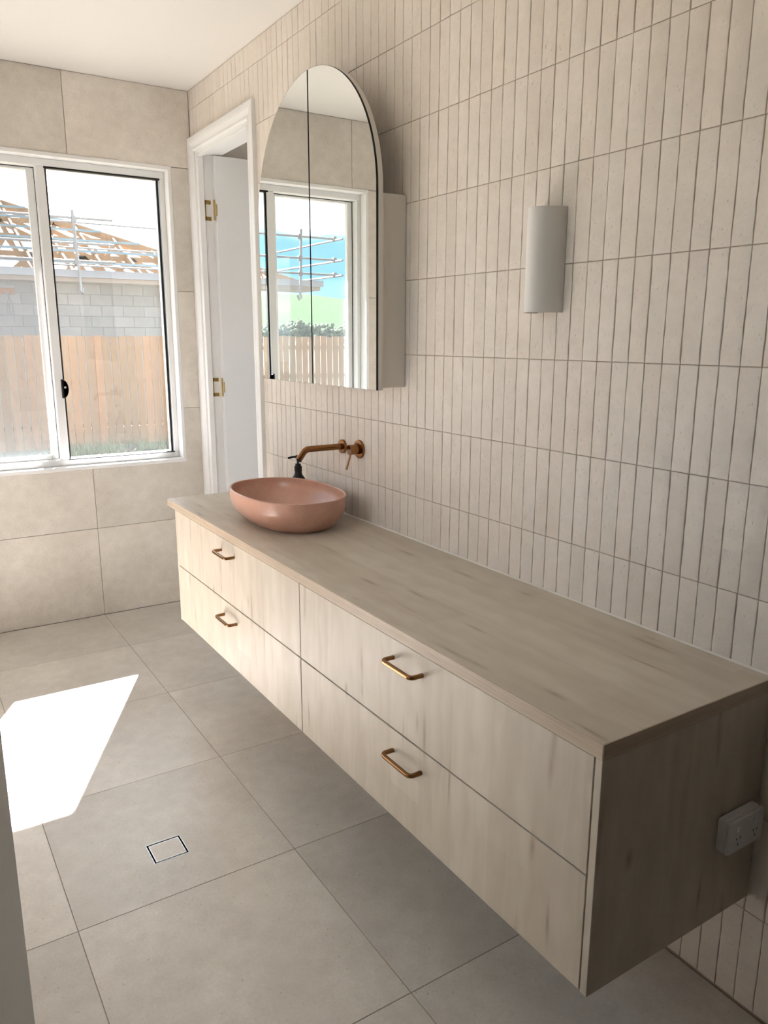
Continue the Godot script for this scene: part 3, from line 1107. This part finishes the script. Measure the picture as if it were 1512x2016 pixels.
func build_bottle() -> void:
	var b := thing("soap_bottle", Vector3(-0.076, 0.786, -2.715), "black pump soap bottle standing behind the pink basin", "bottle")
	var l := MB.new()
	l.lathe([Vector2(0.0, 0.0005), Vector2(0.031, 0.0005), Vector2(0.034, 0.004), Vector2(0.034, 0.085), Vector2(0.032, 0.098), Vector2(0.026, 0.110), Vector2(0.018, 0.121), Vector2(0.0145, 0.130), Vector2(0.0140, 0.140)], 32)
	inst("body", l.mesh(), M.black, b)
	l = MB.new()
	l.lathe([Vector2(0.0155, 0.138), Vector2(0.0155, 0.158), Vector2(0.0155, 0.158), Vector2(0.0115, 0.159), Vector2(0.0115, 0.168), Vector2(0.0115, 0.168), Vector2(0.005, 0.169), Vector2(0.005, 0.190)], 24)
	inst("collar", l.mesh(), M.black, b)
	l = MB.new()
	l.lathe([Vector2(0.0105, 0.190), Vector2(0.0105, 0.199), Vector2(0.0105, 0.199), Vector2(0.009, 0.202), Vector2(0.0, 0.2025)], 20)
	l.tube([Vector3(0, 0.196, 0), Vector3(-0.022, 0.1965, -0.004), Vector3(-0.040, 0.192, -0.008)], 0.0042, 10)
	inst("pump_head", l.mesh(), M.black, b)

# ---------------------------------------------------------------- power point, floor waste
func build_power_point() -> void:
	var p := thing("power_point", Vector3(-0.0895, 0.485, -0.7133), "white double power point on the end panel of the vanity", "power point")
	var w := 0.0575
	var h := 0.0365
	inst("mounting_block", boxm(Vector3(-w, -h, 0), Vector3(w, h, 0.020), 0.004), M.plastic, p)
	inst("face_plate", boxm(Vector3(-w - 0.0005, -h - 0.0005, 0.0205), Vector3(w + 0.0005, h + 0.0005, 0.030), 0.003), M.plastic, p)
	for s: float in [-0.030, 0.026]:
		inst("switch", boxm(Vector3(s - 0.0035, 0.010, 0.0295), Vector3(s + 0.0035, 0.022, 0.0325), 0.001), M.gloss, p)
		var k := MB.new()
		for q: Array in [[-0.006, 0.0, 0.5], [0.006, 0.0, -0.5], [0.0, -0.013, 0.0]]:
			k.xf = Transform3D(Basis(Vector3(0, 0, 1), q[2]), Vector3(s + 0.004 + q[0], q[1] - 0.006, 0.030))
			k.box(Vector3(-0.0009, -0.0035, -0.001), Vector3(0.0009, 0.0035, 0.0002))
		inst("socket_slots", k.mesh(), M.dark, p)

func build_drain() -> void:
	var d := thing("floor_waste", Vector3(-0.9145, 0.0, -1.9195), "square tile insert floor waste set in the floor tiles", "floor waste")
	var hx := 0.0508
	var hz := 0.0478
	var t := 0.0020
	var f := MB.new()
	f.box(Vector3(-hx, -0.029, -hz), Vector3(-hx + t, 0.0006, hz))
	f.box(Vector3(hx - t, -0.029, -hz), Vector3(hx, 0.0006, hz))
	f.box(Vector3(-hx + t, -0.029, -hz), Vector3(hx - t, 0.0006, -hz + t))
	f.box(Vector3(-hx + t, -0.029, hz - t), Vector3(hx - t, 0.0006, hz))
	inst("frame", f.mesh(), M.steel, d)
	inst("gutter", boxm(Vector3(-hx + t, -0.0300, -hz + t), Vector3(hx - t, -0.0270, hz - t)), M.dark, d)
	var wl := MB.new()
	wl.box(Vector3(-hx + t, -0.027, -hz + t), Vector3(-hx + t + 0.0004, -0.0012, hz - t))
	wl.box(Vector3(hx - t - 0.0004, -0.027, -hz + t), Vector3(hx - t, -0.0012, hz - t))
	wl.box(Vector3(-hx + t, -0.027, -hz + t), Vector3(hx - t, -0.0012, -hz + t + 0.0004))
	inst("gutter_wall", wl.mesh(), M.dark, d)
	var g := 0.0050
	var ix := hx - t - g
	var iz := hz - t - g
	f = MB.new()
	f.box(Vector3(-ix, -0.027, -iz), Vector3(-ix + t, 0.0003, iz))
	f.box(Vector3(ix - t, -0.027, -iz), Vector3(ix, 0.0003, iz))
	f.box(Vector3(-ix + t, -0.027, -iz), Vector3(ix - t, 0.0003, -iz + t))
	f.box(Vector3(-ix + t, -0.027, iz - t), Vector3(ix - t, 0.0003, iz))
	inst("tray", f.mesh(), M.steel, d)
	inst("tile_insert", boxm(Vector3(-ix + t, -0.0078, -iz + t), Vector3(ix - t, 0.0, iz - t)), M.stone[0], d)

# ---------------------------------------------------------------- outside
func build_outside() -> void:
	struct("ground", boxm(Vector3(-300, -0.6, -420), Vector3(300, -0.2, 40)), M.soil, "pale dry ground outside running to the paling fence", "ground")
	build_fence()
	build_house()
	build_rails()
	build_far()

func build_fence() -> void:
	var f := thing("paling_fence", Vector3(-2.6, -0.2, -12.0), "new pine paling fence with slim gaps beyond the window", "fence")
	var o := -f.position
	var pitch := 0.1185
	for k in 104:
		var x := -8.7 + pitch * k
		var top := 1.455 + rng.randf_range(-0.012, 0.012)
		var w := 0.1065 + rng.randf_range(-0.003, 0.002)
		var m := MB.new()
		m.xf = Transform3D(Basis(Vector3(0, 0, 1), rng.randf_range(-0.003, 0.003)), Vector3(x, 0, -12.0) + o)
		m.box(Vector3(-w / 2, -0.16, -0.016), Vector3(w / 2, top, 0.0), 0.002)
		inst("paling", m.mesh(), M.paling[rng.randi() % 4], f)
	for y: float in [1.28, 0.80, 0.08]:
		inst("rail", boxm(Vector3(-8.8, y - 0.04, -12.056) + o, Vector3(3.7, y + 0.03, -12.018) + o), M.timber, f)
	for k in 6:
		var x := -8.4 + 2.4 * k
		inst("post", boxm(Vector3(x - 0.05, -0.2, -12.16) + o, Vector3(x + 0.05, 1.42, -12.058) + o), M.timber, f)
	# weeds along its foot
	var tuft := MB.new()
	for k in 14:
		var a := rng.randf() * TAU
		var l := rng.randf_range(0.07, 0.20)
		var base := Vector3(rng.randf_range(-0.05, 0.05), 0, rng.randf_range(-0.05, 0.05))
		var lean := Vector3(cos(a), 0, sin(a)) * l * rng.randf_range(0.2, 0.7)
		var side := Vector3(-sin(a), 0, cos(a)) * 0.006
		tuft.tri(base - side, base + side, base + lean + Vector3(0, l, 0))
	var mm := MultiMesh.new()
	mm.transform_format = MultiMesh.TRANSFORM_3D
	mm.mesh = tuft.mesh()
	mm.instance_count = 140
	for k in 140:
		var p := Vector3(rng.randf_range(-7.5, 3.4), -0.2, -11.95 + pow(rng.randf(), 2.0) * 2.2)
		if rng.randf() < 0.4: p = Vector3(rng.randf_range(0.2, 1.9), -0.2, -11.95 + rng.randf() * 0.7)
		mm.set_instance_transform(k, Transform3D(Basis(Vector3.UP, rng.randf() * TAU).scaled(Vector3.ONE * rng.randf_range(0.5, 1.3)), p))
	var g := MultiMeshInstance3D.new()
	g.name = "grass_tufts"
	g.multimesh = mm
	g.material_override = M.grass
	add_child(g)
	tag(g, "pale grass and weeds growing along the foot of the fence", "grass", "", "stuff")
	var b := MB.new()
	b.box(Vector3(-0.10, 0, -0.07), Vector3(0.10, 0.09, 0.07), 0.006)
	b.box(Vector3(-0.06, 0.09, -0.05), Vector3(0.09, 0.14, 0.05), 0.006)
	var cb := inst("concrete_offcut", b.mesh(), M.fascia, self, Vector3(2.27, -0.2, -11.6))
	tag(cb, "small pale concrete offcut lying at the foot of the fence", "rubble")

func build_house() -> void:
	var zw := -15.65
	var ze := -15.0
	var xl := -6.2
	var xr := 4.75
	var ye := 2.56
	var h := thing("house", Vector3((xl + xr) / 2, -0.2, zw), "grey block house under construction with open timber roof frame behind the fence", "house")
	var o := -h.position
	# base of the wall, hidden behind the fence, and the block courses that show above it
	inst("wall_base", boxm(Vector3(xl + 0.6, -0.2, zw - 0.19) + o, Vector3(xr - 0.6, 1.22, zw) + o), M.block[0], h)
	inst("mortar", boxm(Vector3(xl + 0.605, 1.22, zw - 0.185) + o, Vector3(xr - 0.605, 2.42, zw - 0.008) + o), M.mortar, h)
	for r in 6:
		var y := 1.22 + 0.2 * r
		var x := xl + 0.6 - (0.2 if r % 2 else 0.0)
		while x < xr - 0.6:
			var a := maxf(x, xl + 0.6)
			var b := minf(x + 0.392, xr - 0.6)
			if b - a > 0.05: inst("block", boxm(Vector3(a, y + 0.004, zw - 0.05) + o, Vector3(b, y + 0.196, zw + rng.randf_range(0.0, 0.003)) + o, 0.004), M.block[rng.randi() % 3], h)
			x += 0.4
	inst("side_wall", boxm(Vector3(xl + 0.6, -0.2, zw - 8.0) + o, Vector3(xl + 0.79, 2.42, zw - 0.19) + o), M.block[1], h)
	inst("side_wall", boxm(Vector3(xr - 0.79, -0.2, zw - 8.0) + o, Vector3(xr - 0.6, 2.42, zw - 0.19) + o), M.block[1], h)
	# eaves
	inst("soffit", boxm(Vector3(xl - 0.6, 2.40, zw - 0.2) + o, Vector3(xr + 0.1, 2.43, ze) + o), M.soffit, h)
	inst("fascia", boxm(Vector3(xl - 0.6, 2.40, ze) + o, Vector3(xr + 0.1, 2.54, ze + 0.02) + o), M.soffit, h)
	var gt := MB.new()
	gt.xf.origin = o
	gt.box(Vector3(xl - 0.62, 2.475, ze + 0.02), Vector3(xr + 0.12, 2.485, ze + 0.13))
	gt.box(Vector3(xl - 0.62, 2.485, ze + 0.12), Vector3(xr + 0.12, 2.60, ze + 0.13))
	gt.box(Vector3(xl - 0.62, 2.485, ze + 0.02), Vector3(xr + 0.12, 2.59, ze + 0.028))
	inst("gutter", gt.mesh(), M.fascia, h)
	# hip end: stepped trusses across, jack rafters running down to the eave, hips, battens
	var tau := 0.43
	for k in range(1, 7):
		var t := 0.95 * k
		var z := ze - t
		var hh := tau * t
		var yb := ye - 0.05
		var tr := MeshInstance3D.new()
		var c := MB.new()
		c.xf.origin = o
		c.bar(Vector3(xl, yb, z), Vector3(xr, yb, z), 0.09, 0.035, Vector3.BACK)
		tr.mesh = c.mesh()
		tr.material_override = M.timber
		tr.name = "truss"
		h.add_child(tr, true)
		if tr.name != "truss": _number(tr, "truss", h)
		var mem := []
		mem.append(["top_chord", Vector3(xl + t, yb + hh, z), Vector3(xr - t, yb + hh, z)])
		mem.append(["top_chord", Vector3(xl, yb, z), Vector3(xl + t, yb + hh, z)])
		mem.append(["top_chord", Vector3(xr - t, yb + hh, z), Vector3(xr, yb, z)])
		var span := xr - xl - 2 * t
		var nw := maxi(3, int(span / (0.75 + 0.08 * k)))
		for q in nw:
			var xa := xl + t + span * q / nw
			var xb := xl + t + span * (q + 0.5) / nw
			mem.append(["web", Vector3(xa, yb + hh, z), Vector3(xb, yb, z)])
			mem.append(["web", Vector3(xb, yb, z), Vector3(xl + t + span * (q + 1.0) / nw, yb + hh, z)])
		for e in mem:
			var mb := MB.new()
			mb.xf.origin = o
			mb.bar(e[1], e[2], 0.09, 0.035, Vector3.BACK)
			inst(e[0], mb.mesh(), M.timber, tr)
	for side in 2:
		var xa := xl if side == 0 else xr
		var sg := 1.0 if side == 0 else -1.0
		var mb := MB.new()
		mb.xf.origin = o
		mb.bar(Vector3(xa, ye, ze), Vector3(xa + sg * 5.4, ye + tau * 5.4, ze - 5.4), 0.05, 0.14)
		inst("hip_rafter", mb.mesh(), M.timber, h)
	var x := xl + 0.6
	while x < xr - 0.3:
		var t := minf(minf(x - xl, xr - x), 5.4)
		var mb := MB.new()
		mb.xf.origin = o
		mb.bar(Vector3(x, ye, ze), Vector3(x, ye + tau * t, ze - t), 0.038, 0.09)
		inst("rafter", mb.mesh(), M.timber, h)
		x += 0.6
	for k in range(0, 9):
		var t := 0.32 + 0.6 * k
		inst("batten", boxm(Vector3(xl + t, ye + tau * t + 0.045, ze - t - 0.03) + o, Vector3(xr - t, ye + tau * t + 0.085, ze - t + 0.03) + o), M.batten, h)
	# unfinished wiring on the block wall
	var mt := thing("meter_board", Vector3(0.50, 2.18, zw), "orange timber board with loose cables fixed to the grey block wall", "board")
	inst("board", boxm(Vector3(-0.34, 0.0, 0.004), Vector3(0.20, 0.11, 0.03), 0.003), M.paling[2], mt)
	inst("cover_strip", boxm(Vector3(-0.34, 0.11, 0.004), Vector3(0.20, 0.17, 0.03), 0.003), M.fascia, mt)
	for c: Array in [[-0.30, 0.34, 0.05], [0.02, 0.36, 0.13], [0.06, 0.55, 0.10], [0.15, 0.42, -0.10]]:
		var t := MB.new()
		var p := []
		for k in 7: p.append(Vector3(c[0] + c[2] * sin(k / 6.0 * 2.2), 0.05 - c[1] * k / 6.0, 0.035 + 0.02 * sin(k * 1.1)))
		t.tube(p, 0.009, 6)
		inst("cable", t.mesh(), M.rail, mt)

func build_rails() -> void:
	# temporary edge protection standing off the gutter
	var g := thing("guard_rail", Vector3(0, 2.3, -14.82), "temporary steel guard rails along the eaves of the block house", "railing")
	var o := -g.position
	var z := -14.80
	for y: float in [3.44, 3.02, 2.72]:
		var m := MB.new()
		m.xf.origin = o
		m.tube([Vector3(-7.2, y, z), Vector3(2.30, y + 0.02, z)], 0.022, 8)
		inst("rail", m.mesh(), M.rail, g)
		m = MB.new()
		m.xf.origin = o
		m.tube([Vector3(1.2, y - 0.05, z - 0.05), Vector3(5.3, y - 0.06, z - 0.05)], 0.015, 8)
		inst("rail", m.mesh(), M.rail, g)
		m = MB.new()
		m.xf.origin = o
		m.tube([Vector3(-7.05, y - 0.03, z + 0.35), Vector3(-7.05, y - 0.03, -22.0)], 0.022, 8)
		inst("rail", m.mesh(), M.rail, g)
		for x: float in [-7.05, -6.25, 1.64]:
			m = MB.new()
			m.xf.origin = o
			m.box(Vector3(x - 0.04, y - 0.05, z - 0.04), Vector3(x + 0.04, y + 0.05, z + 0.04), 0.01)
			inst("coupler", m.mesh(), M.rail, g)
	for x: float in [-6.25, 1.64]:
		var m := MB.new()
		m.xf.origin = o
		m.tube([Vector3(x - 0.02, 3.58, z + 0.03), Vector3(x, 2.9, z + 0.03), Vector3(x + 0.03, 2.33, z + 0.03), Vector3(x + 0.01, 2.24, z + 0.05), Vector3(x + 0.05, 2.20, z + 0.02), Vector3(x + 0.06, 2.28, z - 0.02)], 0.026, 8)
		inst("post", m.mesh(), M.rail, g)

func build_far() -> void:
	# a continuous belt of bushy trees beyond the field
	var r := RandomNumberGenerator.new()
	r.seed = 3
	var puff := MB.new()
	var rows := []
	for i in 5:
		var a := PI * i / 4.0
		var row := PackedVector3Array()
		for j in 7:
			var t := TAU * j / 7 + i * 0.4
			row.append(Vector3(sin(a) * cos(t), -cos(a), -sin(a) * sin(t)) * r.randf_range(0.75, 1.2))
		rows.append(row)
	puff.grid(rows, false, true)
	var mm := MultiMesh.new()
	mm.transform_format = MultiMesh.TRANSFORM_3D
	mm.mesh = puff.mesh()
	mm.instance_count = 3200
	for k in 3200:
		var x := r.randf_range(-110.0, -30.0)
		var top := 3.1 + 0.7 * sin(x * 0.9) * sin(x * 0.37 + 1.0) + 0.5 * sin(x * 2.3)
		var y := top * sqrt(r.randf())
		var s := r.randf_range(0.25, 0.55)
		mm.set_instance_transform(k, Transform3D(Basis(Vector3(r.randf(), r.randf(), r.randf() + 0.1).normalized(), r.randf() * TAU).scaled(Vector3(s, s * 0.9, s)), Vector3(x, y - 0.1, -118.0 + r.randf_range(-2.5, 2.5))))
	var belt := MultiMeshInstance3D.new()
	belt.name = "tree_belt"
	belt.multimesh = mm
	belt.material_override = M.leaf
	add_child(belt)
	tag(belt, "belt of grey green trees beyond the fence and field, seen in the mirror", "trees", "", "stuff")
	# wooded hills on the horizon
	var f := noise(3, 0.004, 4)
	rows = []
	for k in 81:
		var x := -1900.0 + 45.0 * k
		var top := 62.0 + 46.0 * f.get_noise_2d(x * 0.35 + 200.0, 0.0) + 12.0 * f.get_noise_2d(x * 2.0, 50.0)
		rows.append(PackedVector3Array([Vector3(x, -5, -700), Vector3(x, top * 0.45, -820), Vector3(x, top * 0.8, -950), Vector3(x, top, -1080), Vector3(x, top * 0.6, -1350)]))
	var b := MB.new()
	var rv := rows.duplicate()
	rv.reverse()
	b.grid(rv)
	struct("hills", b.mesh(), M.hill, "long wooded hills on the horizon beyond the trees, seen in the mirror", "hills")
